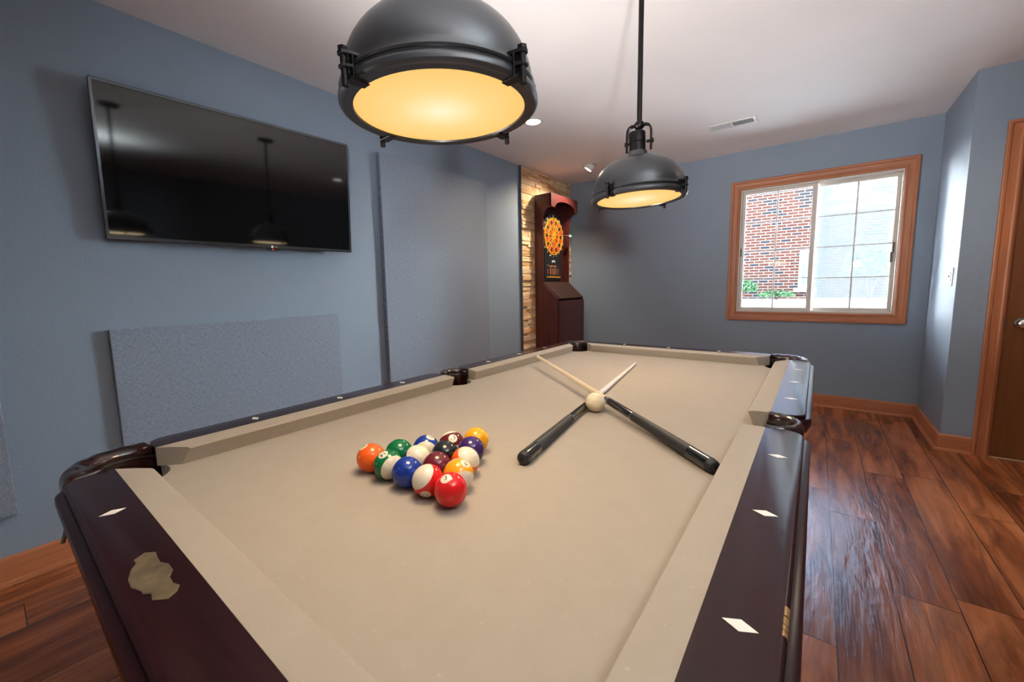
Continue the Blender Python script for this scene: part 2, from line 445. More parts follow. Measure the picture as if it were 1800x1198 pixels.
dobj('strike_plate', boxm((DX0+.0075, YJ-.004, KZ-.03), (DX0+.0125, YJ+.010, KZ+.03)), STEEL, smooth=False)
dobj('threshold', boxm((DX0+.010, YJ+.006, 0), (DX1-.010, YJ+.11, .006)), plain('pale_threshold', (.55, .42, .27, 1), .5), smooth=False)

# light switch on the alcove return
sw = tag(empty('light_switch', (XR, 2.885, 1.155)), 'white light switch plate on the blue wall return beside the window', 'switch')
obj('wall_plate', boxm((-.006, -.043, -.060), (0, .043, .060)), WHITEP, sw, smooth=False, bevel=.002)
obj('paddle', boxm((-.009, -.017, -.034), (-.006, .017, .034)), WHITEP, sw, smooth=False, bevel=.001)
obj('slide', boxm((-.014, .010, -.002), (-.009, .020, .010)), plain('brown_slide', (.25, .13, .08, 1), .4), sw, smooth=False)

# ------------------------------------------------------------------ ceiling fittings
vent = tag(empty('air_vent', (-.010, 2.706, ZC)), 'white slotted air vent set in the ceiling in front of the window', 'vent')
bm = BM(); frame_bm(bm, -.165, .165, -.072, .072, .022, -.006, 0)
bmesh.ops.transform(bm, matrix=Matrix.Rotation(-pi/2, 4, 'X') @ Matrix.Identity(4), verts=bm.verts)
for v in bm.verts: v.co.z = 0 if abs(v.co.z) < .003 else -abs(v.co.z)
obj('frame', bm, WHITEM, vent, smooth=False, bevel=.0015)
obj('backing', boxm((-.143, -.05, -.0012), (.143, .05, -.0004)), plain('dark_duct', (.03, .035, .03, 1), .8), vent, smooth=False)
for half, ang in ((0, 42), (1, -42)):
    bm = BM(); n = 17
    for i in range(n):
        x = (-.143+.006+i*.0080) if half == 0 else (.006+i*.0080)
        c = Matrix.Translation((x, 0, -.0035)) @ Matrix.Rotation(radians(ang), 4, 'Y')
        vs = box(bm, (-.0005, -.05, -.004), (.0005, .05, .0035))
        bmesh.ops.transform(bm, matrix=c, verts=vs)
        for v in vs: v.co.z = min(v.co.z, -.0005)
    obj('louvre_bank', bm, WHITEM, vent, smooth=False)
obj('centre_bar', boxm((-.004, -.05, -.006), (.004, .05, -.001)), WHITEM, vent, smooth=False)
for s in (-1, 1):
    bm = BM(); lathe(bm, [(0, -.0075), (.003, -.007), (.0045, -.006), (.0045, -.005)], 12, Matrix.Translation((s*.154, 0, 0)))
    obj('screw', bm, STEEL, vent)

CANLIT = emit('lit_recessed_lamp', (1, .95, .86, 1), 9)
def can(x, y, label):
    c = tag(empty('recessed_light', (x, y, ZC)), label, 'ceiling light')
    bm = BM(); lathe(bm, [(.054, 0), (.058, -.004), (.066, -.005), (.075, -.002), (.076, 0)], 40); obj('trim_ring', bm, WHITEM, c)
    bm = BM(); lathe(bm, [(0, -.0025), (.054, -.0025), (.054, -.0005), (0, -.0005)], 40); obj('lamp_face', bm, CANLIT, c)
    return c
can(-1.189, 1.620, 'round recessed ceiling light glowing white beside the large dome pendant')
MORE = ((1.35, 1.80), (1.35, -1.15), (-1.19, -2.75), (1.35, -2.75))  # first one glints in the television; the other three are added fill lights
for x, y in MORE: tag(can(x, y, 'round recessed ceiling light outside the photograph, from a set mostly added as fill'), group='other recessed ceiling lights')
ey = tag(empty('eyeball_light', (-1.350, 2.945, ZC)), 'tilted white eyeball ceiling light aimed at the stone corner', 'ceiling light')
bm = BM(); lathe(bm, [(.056, 0), (.060, -.004), (.070, -.005), (.080, -.002), (.081, 0)], 40); obj('trim_ring', bm, WHITEM, ey)
tilt = Vector((-.52, -.22, -.82)).normalized()
Me = Matrix.Translation((.012, 0, -.010)) @ tilt.to_track_quat('Z', 'Y').to_matrix().to_4x4()
bm = BM(); lathe(bm, [(.0, -.012), (.046, -.01), (.050, .012), (.049, .034), (.045, .046), (.040, .047), (.040, .036)], 40, Me)
obj('eyeball', bm, WHITEM, ey)
bm = BM(); lathe(bm, [(0, .042), (.040, .042), (.040, .037), (0, .037)], 32, Me); obj('lamp_face', bm, CANLIT, ey)

# ------------------------------------------------------------------ acoustic panels and television on the left wall
def panel(y0, y1, z0, z1, d, label):
    p = tag(empty('acoustic_panel', (XL+.0015, (y0+y1)/2, z0)), label, 'acoustic panel', 'fabric panels on the left wall')
    obj('fabric_face', boxm((.004, -(y1-y0)/2, 0), (d, (y1-y0)/2, z1-z0)), PANEL, p, bevel=.004, smooth=False)
    obj('mounting_strip', boxm((-.0004, -.10, z1-z0-.16), (.001, .10, z1-z0-.12)), STEEL, p, smooth=False)
    obj('backing_board', boxm((0, -(y1-y0)/2+.004, .004), (.005, (y1-y0)/2-.004, z1-z0-.004)), BLK, p, smooth=False)
panel(.695, 1.875, .30, 2.112, .040, 'tall grey-blue fabric acoustic panel between television and stone corner')
panel(-.797, .316, .28, .994, .028, 'low wide grey-blue fabric acoustic panel under the television')
panel(-2.32, -1.130, .288, 1.60, .042, 'grey-blue fabric acoustic panel cut off by the left photo edge')

TVW, TVH = 1.165, .668
tv = tag(empty('television', (XL+.090, -.189, 1.725), (0, .045, -.050)), 'wide black flat-screen television tilted on the blue left wall', 'television')
def rrect(w, h, r, n=5):
    pts = []
    for cx, cy, a in ((w/2-r, h/2-r, 0), (-w/2+r, h/2-r, 90), (-w/2+r, -h/2+r, 180), (w/2-r, -h/2+r, 270)):
        for k in range(n+1):
            t = radians(a+90*k/n); pts.append((cx+r*cos(t), cy+r*sin(t)))
    return pts
bm = BM()
loft(bm, [[(x, a, c) for a, c in rrect(TVW-i, TVH-i, .010)] for x, i in ((-.012, 0), (-.030, .004), (-.036, .12))])
obj('back_shell', bm, BLK, tv)
bm = BM()
o1, o2, i1 = rrect(TVW, TVH, .010), rrect(TVW-.006, TVH-.006, .008), rrect(TVW-.026, TVH-.026, .002)
i1 = [(a, c+.004 if c < 0 else c) for a, c in i1]
R = loft(bm, [[(-.012, a, c) for a, c in o1], [(-.002, a, c) for a, c in o1], [(0, a, c) for a, c in o2], [(0, a, c) for a, c in i1], [(-.006, a, c) for a, c in i1]], close=False)
obj('bezel', bm, BEZEL, tv, angle=30)
obj('screen', boxm((-.011, -TVW/2+.010, -TVH/2+.012), (-.003, TVW/2-.010, TVH/2-.010)), SCREEN, tv, smooth=False)
lz = -TVH/2+.0085
bm = text_bm('LG', .0125); bmesh.ops.transform(bm, matrix=Matrix.Translation((.0006, .117, lz)) @ Matrix(((0, 0, 1, 0), (1, 0, 0, 0), (0, 1, 0, 0), (0, 0, 0, 1))), verts=bm.verts)
lg = obj('logo', bm, PEARL, tv, smooth=False)
bm = BM(); lathe(bm, [(0, .0008), (.0062, .0008), (.0062, 0), (0, 0)], 20, Matrix.Translation((0, .098, lz)) @ Matrix.Rotation(pi/2, 4, 'Y'))
obj('logo_disc', bm, PEARL, tv)
bm = BM(); prism(bm, [(.060, -TVH/2), (.150, -TVH/2), (.130, -TVH/2-.008), (.105, -TVH/2-.010), (.080, -TVH/2-.008)], -.014, -.002, 'x'); obj('indicator_housing', bm, BLK, tv)
bm = BM(); lathe(bm, [(0, .001), (.0035, .001), (.0035, -.001), (0, -.001)], 14, Matrix.Translation((-.001, .102, -TVH/2-.0055)) @ Matrix.Rotation(pi/2, 4, 'Y'))
obj('power_light', bm, emit('red_standby_light', (1, .02, .05, 1), 1.2), tv)
bm = BM(); box(bm, (-.050, -.22, -.14), (-.034, .22, .14)); box(bm, (-.075, -.05, -.1), (-.05, .05, .1))
obj('mount_bracket', bm, BLACKM, tv, smooth=False)

# ------------------------------------------------------------------ dart cabinet in the corner
CY0, CY1 = 2.700, 3.300; CXB = XL+.037; CXR = -1.775; CXH = -1.669; CXL = -1.580
CBH, CBS, CBT = 2.132, 1.188, 1.016
cab = tag(empty('dart_cabinet', ((CXB+CXR)/2, (CY0+CY1)/2, 0)), 'tall dark mahogany dart cabinet with arched hood against the stone corner', 'cabinet')
cl = Vector(cab.location)
def cobj(name, bm, m, parent=None, **kw):
    bmesh.ops.translate(bm, verts=bm.verts, vec=-cl); return obj(name, bm, m, parent or cab, **kw)
prof = [(CXB, 0), (CXL-.016, 0), (CXL-.016, CBT), (CXR, CBS), (CXR, 1.86)]
prof += [(CXR+(CXH-CXR)*(1-cos(t)), 1.86+.137*sin(t)) for t in [pi/2*k/10 for k in range(1, 11)]]
prof += [(CXH, CBH), (CXB, CBH)]
for y0 in (CY0, CY1-.019):
    bm = BM(); prism(bm, prof, y0, y0+.019, 'y'); cobj('side_panel', bm, CABW, smooth=False, bevel=.0015)
cobj('back_panel', boxm((CXB, CY0+.019, 0), (CXB+.016, CY1-.019, CBH-.018)), CABW, smooth=False)
cobj('top_panel', boxm((CXB, CY0+.019, CBH-.018), (CXH-.018, CY1-.019, CBH)), CABW, smooth=False)
ya, yb = CY0+.085, CY1-.055
hp = [(CY0, CBH), (CY0, 1.997), (ya, 1.992)]
hp += [((ya+yb)/2-(yb-ya)/2*cos(t), 1.992+.078*sin(t)) for t in [pi*k/24 for k in range(1, 24)]]
hp += [(yb, 1.992), (CY1, 1.997), (CY1, CBH)]
bm = BM(); prism(bm, hp, CXH-.018, CXH+.001, 'x'); cobj('hood_front', bm, CABX, smooth=False, bevel=.001)
dx, dz = CXL-.016-CXR, CBT-CBS
bm = BM(); prism(bm, [(CXR-.02, CBS+.010), (CXR-.02, CBS-.01), (CXL-.018, CBT-.012), (CXL-.004, CBT-.008), (CXL-.004, CBT+.004), (CXR, CBS+.008)], CY0+.019, CY1-.019, 'y')
cobj('sloping_lid', bm, SHELFW, smooth=False, bevel=.0015)
dr = cobj('door', boxm((CXL-.016, CY0+.012, .05), (CXL, CY1, CBT-.025)), CABW, smooth=False, bevel=.0015)
cobj('hinge', boxm((CXL-.012, CY0-.003, .885), (CXL+.001, CY0+.013, .935)), BLK, dr, smooth=False)
cobj('plinth', boxm((CXB+.016, CY0+.019, 0), (CXL-.025, CY1-.019, .05)), CABW, smooth=False)
cobj('cam_lock', boxm((CXB+.028, CY0-.002, 2.066), (CXB+.095, CY0, 2.090)), BLK, smooth=False)

# electronic dartboard hung inside it
DBX, DBY, DBZ, DR = CXB+.018, 3.022, 1.718, .205
db = tag(empty('electronic_dartboard', (DBX, DBY, DBZ)), 'round red and black electronic dartboard with yellow rings inside the mahogany cabinet', 'dartboard')
def V(u, v, x): return (x, u, v)                 # local: u to the right as seen, v up, x towards the room
hs = []
for k in range(0, 41):
    t = radians(-38+256*k/40); hs.append((.250*cos(t), .250*sin(t)))
hs += [(-.192, -.28), (-.190, -.485), (.190, -.485), (.192, -.28)]
bm = BM(); loft(bm, [[V(u*s, v*s if v > -.4 else v, x) for u, v in hs] for s, x in ((1, 0), (1, .022), (.985, .028))])
obj('housing', bm, BLK, db)
RED, DBLK, YEL = plain('dart_red', (.62, .030, .012, 1), .5), plain('dart_black', (.010, .010, .010, 1), .55), plain('dart_yellow', (.85, .44, .008, 1), .45)
bm = BM(); rr = [(.105, .52), (.52, .62), (.62, .90), (.90, 1.0)]
for s in range(20):
    for q, (a, c) in enumerate(rr):
        t0 = radians(90-9-18*s); t1 = t0+radians(18); P = []
        for k in range(5):
            t = t0+(t1-t0)*k/4; P.append((c*DR*cos(t), c*DR*sin(t)))
        for k in range(4, -1, -1):
            t = t0+(t1-t0)*k/4; P.append((a*DR*cos(t), a*DR*sin(t)))
        red = (s % 2 == 0) == (q in (0, 2))
        prism(bm, [(u, v) for u, v in P], .0285, .033, 'x', 0 if red else 1)
bullp = [(.10*DR*cos(2*pi*k/20), .10*DR*sin(2*pi*k/20)) for k in range(20)]
prism(bm, bullp, .0285, .033, 'x', 0)
obj('target_face', bm, [RED, DBLK], db, smooth=False)
bm = BM()
for f, w in ((1.0, .0060), (.90, .0032), (.62, .0032), (.52, .0028), (.10, .0045)):
    r = f*DR; lathe(bm, [(r-w/2, .033), (r-w/2, .0365), (r+w/2, .0365), (r+w/2, .033)], 60, Matrix.Rotation(pi/2, 4, 'Y') @ Matrix.Rotation(0, 4, 'Z'))
for s in range(20):
    t = radians(81-18*s)
    c = Matrix.Rotation(t, 4, 'X')
    vs = box(bm, (.033, .10*DR, -.0012), (.0362, DR, .0012)); bmesh.ops.transform(bm, matrix=c, verts=vs)
obj('ring_grid', bm, YEL, db, smooth=False)
NUMW = plain('printed_white', (.72, .70, .64, 1), .5)
TX = Matrix(((0, 0, 1, 0), (1, 0, 0, 0), (0, 1, 0, 0), (0, 0, 0, 1)))        # text plane -> faces +x
for s, n in enumerate((20, 1, 18, 4, 13, 6, 10, 15, 2, 17, 3, 19, 7, 16, 8, 11, 14, 9, 12, 5)):
    t = radians(90-18*s)
    bm = text_bm(str(n), .034, .0004); bmesh.ops.transform(bm, matrix=Matrix.Translation((.0287, .227*cos(t), .227*sin(t))) @ TX, verts=bm.verts)
    obj('number', bm, NUMW, db, smooth=False)
COPP = plain('copper_display', (.30, .12, .055, 1), .4); REDB = plain('red_button', (.6, .02, .03, 1), .35)
obj('display_panel', boxm((.028, -.165, -.468), (.030, .165, -.318)), plain('panel_charcoal', (.016, .015, .016, 1), .4), db, smooth=False)
bm = BM()
for u, v, w, h in ((-.055, -.340, .035, .011), (.030, -.340, .030, .011), (-.068, -.398, .014, .036), (.012, -.373, .046, .0065), (.012, -.391, .046, .0065), (.012, -.409, .046, .0065), (.012, -.427, .046, .0065), (.090, -.40, .004, .034), (.115, -.40, .003, .034)):
    box(bm, (.030, u-w, v-h), (.0312, u+w, v+h))
obj('score_display', bm, COPP, db, smooth=False)
for u, v, c in ((-.125, -.333, COPP), (-.13, -.388, REDB), (-.13, -.412, REDB), (0, -.462, REDB)):
    bm = BM(); lathe(bm, [(0, .006), (.008, .005), (.010, 0)], 16, Matrix.Translation((.030, u, v)) @ Matrix.Rotation(pi/2, 4, 'Y')); obj('button', bm, c, db)
for k in range(12):
    u = -.145+k*.0264
    if abs(u) < .012: continue
    obj('button', boxm((.030, u-.009, -.468), (.034, u+.009, -.457)), YEL, db, smooth=False)
bm = BM()
for u, w in ((-.024, .012), (0, .009), (.024, .012)):
    lathe(bm, [(0, .0012), (w, .001), (w, 0)], 14, Matrix.Translation((.028, u, -.285 if u else -.275)) @ Matrix.Rotation(pi/2, 4, 'Y'))
obj('emblem', bm, NUMW, db)
# one dart stuck in it
p = Vector((DBX+.034, DBY+.135, DBZ+.028)); d = Vector((.9, .42, -.12)).normalized()
dart = tag(empty('dart', p), 'pale green flighted dart stuck in the right side of the dartboard', 'dart')
bm = BM(); cyl(bm, (0, 0, 0), d*.03, .0012, 10, .0018); obj('point', bm, STEEL, dart)
bm = BM(); cyl(bm, d*.03, d*.075, .0035, 12); obj('barrel', bm, STEEL, dart)
bm = BM(); cyl(bm, d*.075, d*.11, .0028, 12); obj('shaft', bm, plain('violet_shaft', (.35, .28, .6, 1), .4), dart)
bm = BM(); Q = d.to_track_quat('Z', 'Y').to_matrix()
for k in range(4):
    a = pi/4+k*pi/2; n = Q @ Vector((cos(a), sin(a), 0)); t = Q @ Vector((-sin(a), cos(a), 0))*.0006
    pl = [d*.105, d*.112+n*.017, d*.135+n*.018, d*.142+n*.002, d*.142]
    loft(bm, [[q-t for q in pl], [q+t for q in pl]])
obj('flight', bm, plain('mint_flight', (.38, .75, .60, 1), .4), dart, smooth=False)

# ------------------------------------------------------------------ pool table
pt = tag(empty('pool_table', (0, 0, 0)), 'dark mahogany pool table covered in tan cloth in the middle of the room', 'pool table')
CC, RC = (W+.020, L+.020), .058               # corner pocket centre / inner radius
SCX, RSI = .515, .050                         # side pocket centre x / inner radius
# slate with pocket cut-outs
E = .0485
def arc(cx, cy, r, a0, a1, n):
    return [(cx+r*cos(radians(a0+(a1-a0)*k/n)), cy+r*sin(radians(a0+(a1-a0)*k/n))) for k in range(n+1)]
pts = []
hx, hy = W+E, L+E; r = RC+.004
def corner(sx, sy):
    # the hole circle meets y = hy at x1 and x = hx at y1 (first quadrant), walk from x = hx to y = hy
    x1 = CC[0]-sqrt(r*r-(hy-CC[1])**2); y1 = CC[1]-sqrt(r*r-(hx-CC[0])**2)
    a0 = math.degrees(atan2(y1-CC[1], hx-CC[0])); a1 = math.degrees(atan2(hy-CC[1], x1-CC[0]))
    return [(sx*a, sy*c) for a, c in arc(CC[0], CC[1], r, a0, a1-360, 18)]
rs = RSI+.005; ys = sqrt(rs*rs-(hx-SCX)**2); aS = math.degrees(atan2(ys, hx-SCX))
def side(sx):
    return [(sx*a, c) for a, c in arc(SCX, 0, rs, -aS, -360+aS, 14)]
# counter-clockwise
pts += side(1)                                   # right side pocket going up
pts += corner(1, 1)
pts += corner(-1, 1)[::-1]
pts += side(-1)[::-1]
pts += corner(-1, -1)
pts += corner(1, -1)[::-1]
bm = BM(); prism(bm, pts, ZS-.025, ZS, 'z')
obj('bed_cloth', bm, FELT, pt, smooth=False)

SIDES = {'right': lambda u, s, z: (W+CW+u, s, z), 'left': lambda u, s, z: (-W-CW-u, s, z),
         'far': lambda u, s, z: (s, L+CW+u, z), 'near': lambda u, s, z: (s, -L-CW-u, z)}
def rail_loop(s0, s1, U, rho, z, f, e=0):
    s0, s1 = s0+e, s1-e
    P = [(0, s0), (0, s1)]
    for k in range(9):
        t = pi/2*k/8; P.append((U-rho+rho*sin(t), s1-rho+rho*cos(t)))
    for k in range(9):
        t = pi/2*k/8; P.append((U-rho+rho*cos(t), s0+rho-rho*sin(t)))
    return [f(u, s, ZS+z) for u, s in P]
LAY = [(.0670, .0420, .030), (.0690, .0416, .031), (.0708, .0402, .032), (.0716, .0380, .032), (.0716, .0350, .032), (.0706, .0340, .031), (.0706, .0325, .031),
       (.0790, .0318, .036), (.0818, .0303, .038), (.0828, .0278, .038), (.0828, .0150, .038), (.0815, .0090, .037), (.0785, .0040, .036), (.0765, -.001, .035), (.0745, -.004, .034)]
def sight(f, s, along):
    """a small diamond inlay, long axis across the rail"""
    bm = BM(); u0 = .0345
    P = [(u0-.0155, s), (u0, s-.0085), (u0+.0155, s), (u0, s+.0085)]
    loft(bm, [[f(u, q, ZT-.0005) for u, q in P], [f(u, q, ZT+.0003) for u, q in P]])
    return bm
def rail(side, s0, s1, sights, c0, c1):
    """c0/c1: 'c' corner end or 's' side-pocket end"""
    f = SIDES[side]; m = RAILM if side in ('left', 'right') else RAILX
    bm = BM(); loft(bm, [rail_loop(s0, s1, U, rho, z, f) for U, z, rho in LAY])
    o = obj('rail', bm, m, pt, angle=28)
    for s in sights: obj('sight', sight(f, s, side), PEARL, o, smooth=False)
    # cushion in front of the wooden rail: u from 0 (nose) to CW (joint)
    prof = [(CW-.0005, .0), (CW-.0005, .0414), (CW*.5, .0405), (.005, .0385), (.0018, .0374), (.0003, .0356), (.0, .0345), (.0010, .0325), (.0075, .016), (.013, .0)]
    A, B_ = [], []
    for u, z in prof:
        i0 = (.049-u) if c0 == 'c' else (.0008-.004*(1-u/CW))
        i1 = (.049-u) if c1 == 'c' else (.0008-.004*(1-u/CW))
        A.append(f(u-CW, s0+i0, ZS+z)); B_.append(f(u-CW, s1-i1, ZS+z))
    bm = BM(); loft(bm, [A, B_]); obj('cushion', bm, FELT, o, angle=25)
    return o
ec, el, ep = W-.025, L-.027, .066
q = L/4
rail('left', -el, -ep, (-3*q, -2*q, -q), 'c', 's'); rail('left', ep, el, (q, 2*q, 3*q), 's', 'c')
rR = rail('right', -el, -ep, (-3*q, -2*q, -q), 'c', 's'); rail('right', ep, el, (q, 2*q, 3*q), 's', 'c')
rail('far', -ec, ec, (-W/2, 0, W/2), 'c', 'c')
rN = rail('near', -ec, ec, (-W/2, W/2), 'c', 'c')
# scalloped brass plate in the middle of the near rail
pl = [(-.056, -1.039), (-.066, -1.048), (-.058, -1.060), (-.047, -1.060), (-.038, -1.066), (-.018, -1.0725), (.002, -1.0735), (.018, -1.068), (.027, -1.0675), (.033, -1.062),
      (.046, -1.064), (.058, -1.053), (.052, -1.0435), (.042, -1.0385), (.032, -1.042), (.016, -1.0415), (.004, -1.0355), (-.014, -1.0355), (-.026, -1.041), (-.040, -1.0405)]
bm = BM()
loft(bm, [[(x, y, ZT-.0004) for x, y in pl], [(x, y, ZT+.0008) for x, y in pl], [(x*.95, -1.053+(y+1.053)*.92, ZT+.0013) for x, y in pl], [(x*.86, -1.053+(y+1.053)*.80, ZT+.0009) for x, y in pl]])
obj('name_plate', bm, PLATE, rN, angle=20)
bm = BM()
for y0, y1 in ((-.672, -.686), (-.688, -.699), (-.700, -.707), (-.708, -.716)):
    loft(bm, [[(W+CW+u, y, ZS+z) for u, z in ((.0672, .0422), (.0692, .0418), (.0711, .0404), (.0719, .0380), (.0719, .0362), (.0690, .0362))] for y in (y0, y1)])
obj('finish_chip', bm, GOLDW, rR, smooth=False)

def casting(cx, cy, sx, sy, kind):
    bm = BM(); N = 44 if kind == 'c' else 36
    a0, a1 = (-48, 138) if kind == 'c' else (-90, 90)
    loops = []
    for i in range(N+1):
        a = radians(a0+(a1-a0)*i/N); c, s = cos(a), sin(a)
        if kind == 'c':
            ri, ro = RC, .0995
            x_lim, y_lim = (ec-cx)+.0006, (el-cy)+.0006     # negative offsets of the rail ends
            if s > 1e-6: ro = min(ro, .0995/s)
            if c > 1e-6: ro = min(ro, .0995/c) if c < .999 else ro
            ro = .0995 if 0 <= a <= pi/2 else (.0995/s if a > pi/2 else .0995/c)
            if c < 0: ro = min(ro, x_lim/c)
            if s < 0: ro = min(ro, y_lim/s)
        else:
            ri, ro = RSI, .0735
            if abs(s) > .05: ro = min(ro, (ep-.0006)/abs(s))
        ro = max(ro, ri+.0035)
        rib = .0007*cos(a*(26 if kind == 's' else 14))
        P = [(0, -.030), (0, .028), (.05, .0345), (.16, .0395), (.34, .0440), (.52, .0455), (.70, .0440), (.86, .0395), (.96, .0330), (1, .026), (1, -.012), (.75, -.030)]
        loops.append([(sx*(cx+(ri+(ro-ri)*t)*c), sy*(cy+(ri+(ro-ri)*t)*s), ZS+z+(rib if .2 < t < .9 and z > 0 else 0)) for t, z in P])
    loft(bm, loops)
    o = obj('pocket_casting', bm, POCK, pt, angle=50)
    # dark liner below it
    bm = BM(); M = Matrix.Translation((sx*cx, sy*cy, ZS)) @ Matrix.Diagonal((sx, sy, 1, 1))
    ri = RC if kind == 'c' else RSI
    lathe(bm, [(ri+.0035, .024), (ri-.001, .023), (ri-.002, .0205), (ri+.001, .0190), (ri+.0015, -.15), (ri+.0035, -.15), (ri+.0035, .024)], 40, M, radians(a0-(14 if kind == 'c' else 4)), radians(a1+(14 if kind == 'c' else 4)))
    lathe(bm, [(0, -.151), (ri+.003, -.151), (ri+.003, -.027), (ri+.0025, -.027), (ri+.0025, -.149), (0, -.149)], 40, M)
    obj('pocket_liner', bm, BLACKP, o, angle=50)
    if kind == 'c':   # leather shield hanging under the corner, on the outside
        bm = BM(); loops = []
        for i in range(25):
            a = radians(-12+114*i/24); w = i/12-1; loops_r = []
            low = -.078-.022*(1-w*w)
            for rr_, z in ((.0905, -.012), (.0915, -.035), (.096, low*.6), (.106, low), (.1085, low), (.099, low*.6), (.0945, -.035), (.0935, -.012)):
                loops_r.append((sx*(cx+rr_*cos(a)), sy*(cy+rr_*sin(a)), ZS+z))
            loops.append(loops_r)
        loft(bm, loops); obj('pocket_shield', bm, TAN, o, angle=50)
for sx in (-1, 1):
    for sy in (-1, 1): casting(CC[0], CC[1], sx, sy, 'c')
    casting(SCX, 0, sx, 1, 's')
# apron and legs (mostly below the rails)
for side, (a, c) in (('x', (W+CW+.012, L-.05)), ('y', (L+CW+.012, W-.05))):
    for s in (-1, 1):
        bm = BM()
        lo, hi = s*a, s*(a+.022)
        lo, hi = min(lo, hi), max(lo, hi)
        if side == 'x':
            for y0, y1 in ((-c, -.075), (.075, c)): box(bm, (lo, y0, ZS-.17), (hi, y1, ZS-.0045))
            box(bm, (lo-(.02 if s < 0 else -.004)*0, -.075, ZS-.20), (hi, .075, ZS-.155))
        else: box(bm, (-c, lo, ZS-.17), (c, hi, ZS-.0045))
        obj('apron', bm, RAILM if side == 'x' else RAILX, pt, smooth=False, bevel=.004)
obj('frame', boxm((-.42, -.88, ZS-.15), (.42, .88, ZS-.026)), plain('frame_timber', (.06, .04, .03, 1), .7), pt, smooth=False)
for sx in (-1, 1):
    for sy in (-1, 1):
        bm = BM()
        prof = [(0, 0), (.050, 0), (.058, .015), (.058, .05), (.046, .075), (.038, .11), (.044, .20), (.062, .34), (.066, .40), (.050, .44), (.050, .455), (.064, .47), (.064, ZS-.152), (0, ZS-.152)]
        lathe(bm, prof, 28, Matrix.Translation((sx*.36, sy*.80, 0)))
        obj('leg', bm, RAILM, pt)

# ------------------------------------------------------------------ billiard balls
BR = .028575
BC = {'yellow': (.80, .36, .010, 1), 'blue': (.010, .035, .27, 1), 'red': (.62, .012, .014, 1), 'purple': (.042, .018, .125, 1), 'orange': (.85, .12, .012, 1),
      'green': (.004, .135, .045, 1), 'maroon': (.125, .014, .022, 1), 'black': (.012, .013, .016, 1)}
IVORY = (.70, .63, .50, 1)
def ball_mat(colname, striped, numbered=True):
    n = NT('%s_%s_ball' % ('striped' if striped else 'solid', colname)); x, y, z = n.sep(n.coord())
    c = BC[colname]
    spot = n.math('GREATER_THAN', z, BR*.940)
    if striped:
        cap = n.math('GREATER_THAN', n.math('ABSOLUTE', x), BR*.53)
        col = n.mix(cap, c, IVORY)
    else: col = c
    n.set(n.mix(spot, col, IVORY), .07, 0, .5); return n.m
def frame_from(zd, xd):
    z = Vector(zd).normalized(); x = Vector(xd); x = (x-z*x.dot(z)).normalized(); y = z.cross(x)
    return Matrix((x, y, z)).transposed()
sph = BM(); bmesh.ops.create_uvsphere(sph, u_segments=48, v_segments=32, radius=BR)
sphere_me = bpy.data.meshes.new('billiard_ball'); sph.to_mesh(sphere_me); sph.free(); sphere_me.shade_smooth()
INK = plain('black_print', (.012, .012, .014, 1), .2)
D = 2*BR+.00004
RX, RY = .1183, -.6806                     # corner ball nearest the camera
HID = ((.1, .8, -.6), (.9, .1, .2))
# number, colour, striped, row (away from camera), place from the right, number direction, pole direction, digit-up sign, label
BALLS = [
 (3, 'red', 0, 0, 0, (.036, -.423, .905), (.6, -.55, -.3), -90, 'solid red number three ball at the nearest corner of the triangle'),
 (11, 'red', 1, 0, 1, (.494, -.687, -.533), (-.041, -.799, .600), 90, 'white and red striped ball between solid red and solid blue balls'),
 (2, 'blue', 0, 0, 2, HID[0], HID[1], 90, 'solid blue ball in the middle of the front row'),
 (14, 'green', 1, 0, 3, (.044, -.427, .903), (.976, -.215, .043), 90, 'green and white striped ball next to the solid orange corner ball'),
 (5, 'orange', 0, 0, 4, (-.30, -.371, .88), (.9, .1, .3), 90, 'solid orange ball at the left corner of the triangle'),
 (9, 'yellow', 1, 1, 0, (.507, .162, .847), (.916, -.369, -.157), 90, 'yellow and white striped ball just behind the near red corner ball'),
 (7, 'maroon', 0, 1, 1, HID[0], HID[1], 90, 'solid maroon ball in the heart of the triangle behind the red stripe'),
 (12, 'purple', 1, 1, 2, (-.5, .5, -.5), (.57, -.20, .80), 90, 'mostly white ball with purple edges behind the solid blue ball'),
 (6, 'green', 0, 1, 3, HID[0], HID[1], 90, 'solid green ball between orange and blue-striped balls on the left side'),
 (13, 'orange', 1, 2, 0, (-.4, .6, -.65), (.640, .044, .767), 90, 'orange and white striped ball beside the solid purple ball'),
 (8, 'black', 0, 2, 1, HID[0], HID[1], 90, 'solid black ball in the heart of the triangle in front of the maroon fifteen'),
 (10, 'blue', 1, 2, 2, (.348, .183, .92), (.728, -.639, .10), -90, 'blue and white striped ball numbered ten between green and maroon balls'),
 (4, 'purple', 0, 3, 0, HID[0], HID[1], 90, 'solid purple ball just in front of the solid yellow corner ball'),
 (15, 'maroon', 1, 3, 1, (.556, -.409, .724), (.70, -.35, -.62), -90, 'maroon ball showing the number fifteen beside the solid yellow ball'),
 (1, 'yellow', 0, 4, 0, HID[0], HID[1], 90, 'solid yellow ball at the farthest corner of the triangle'),
]
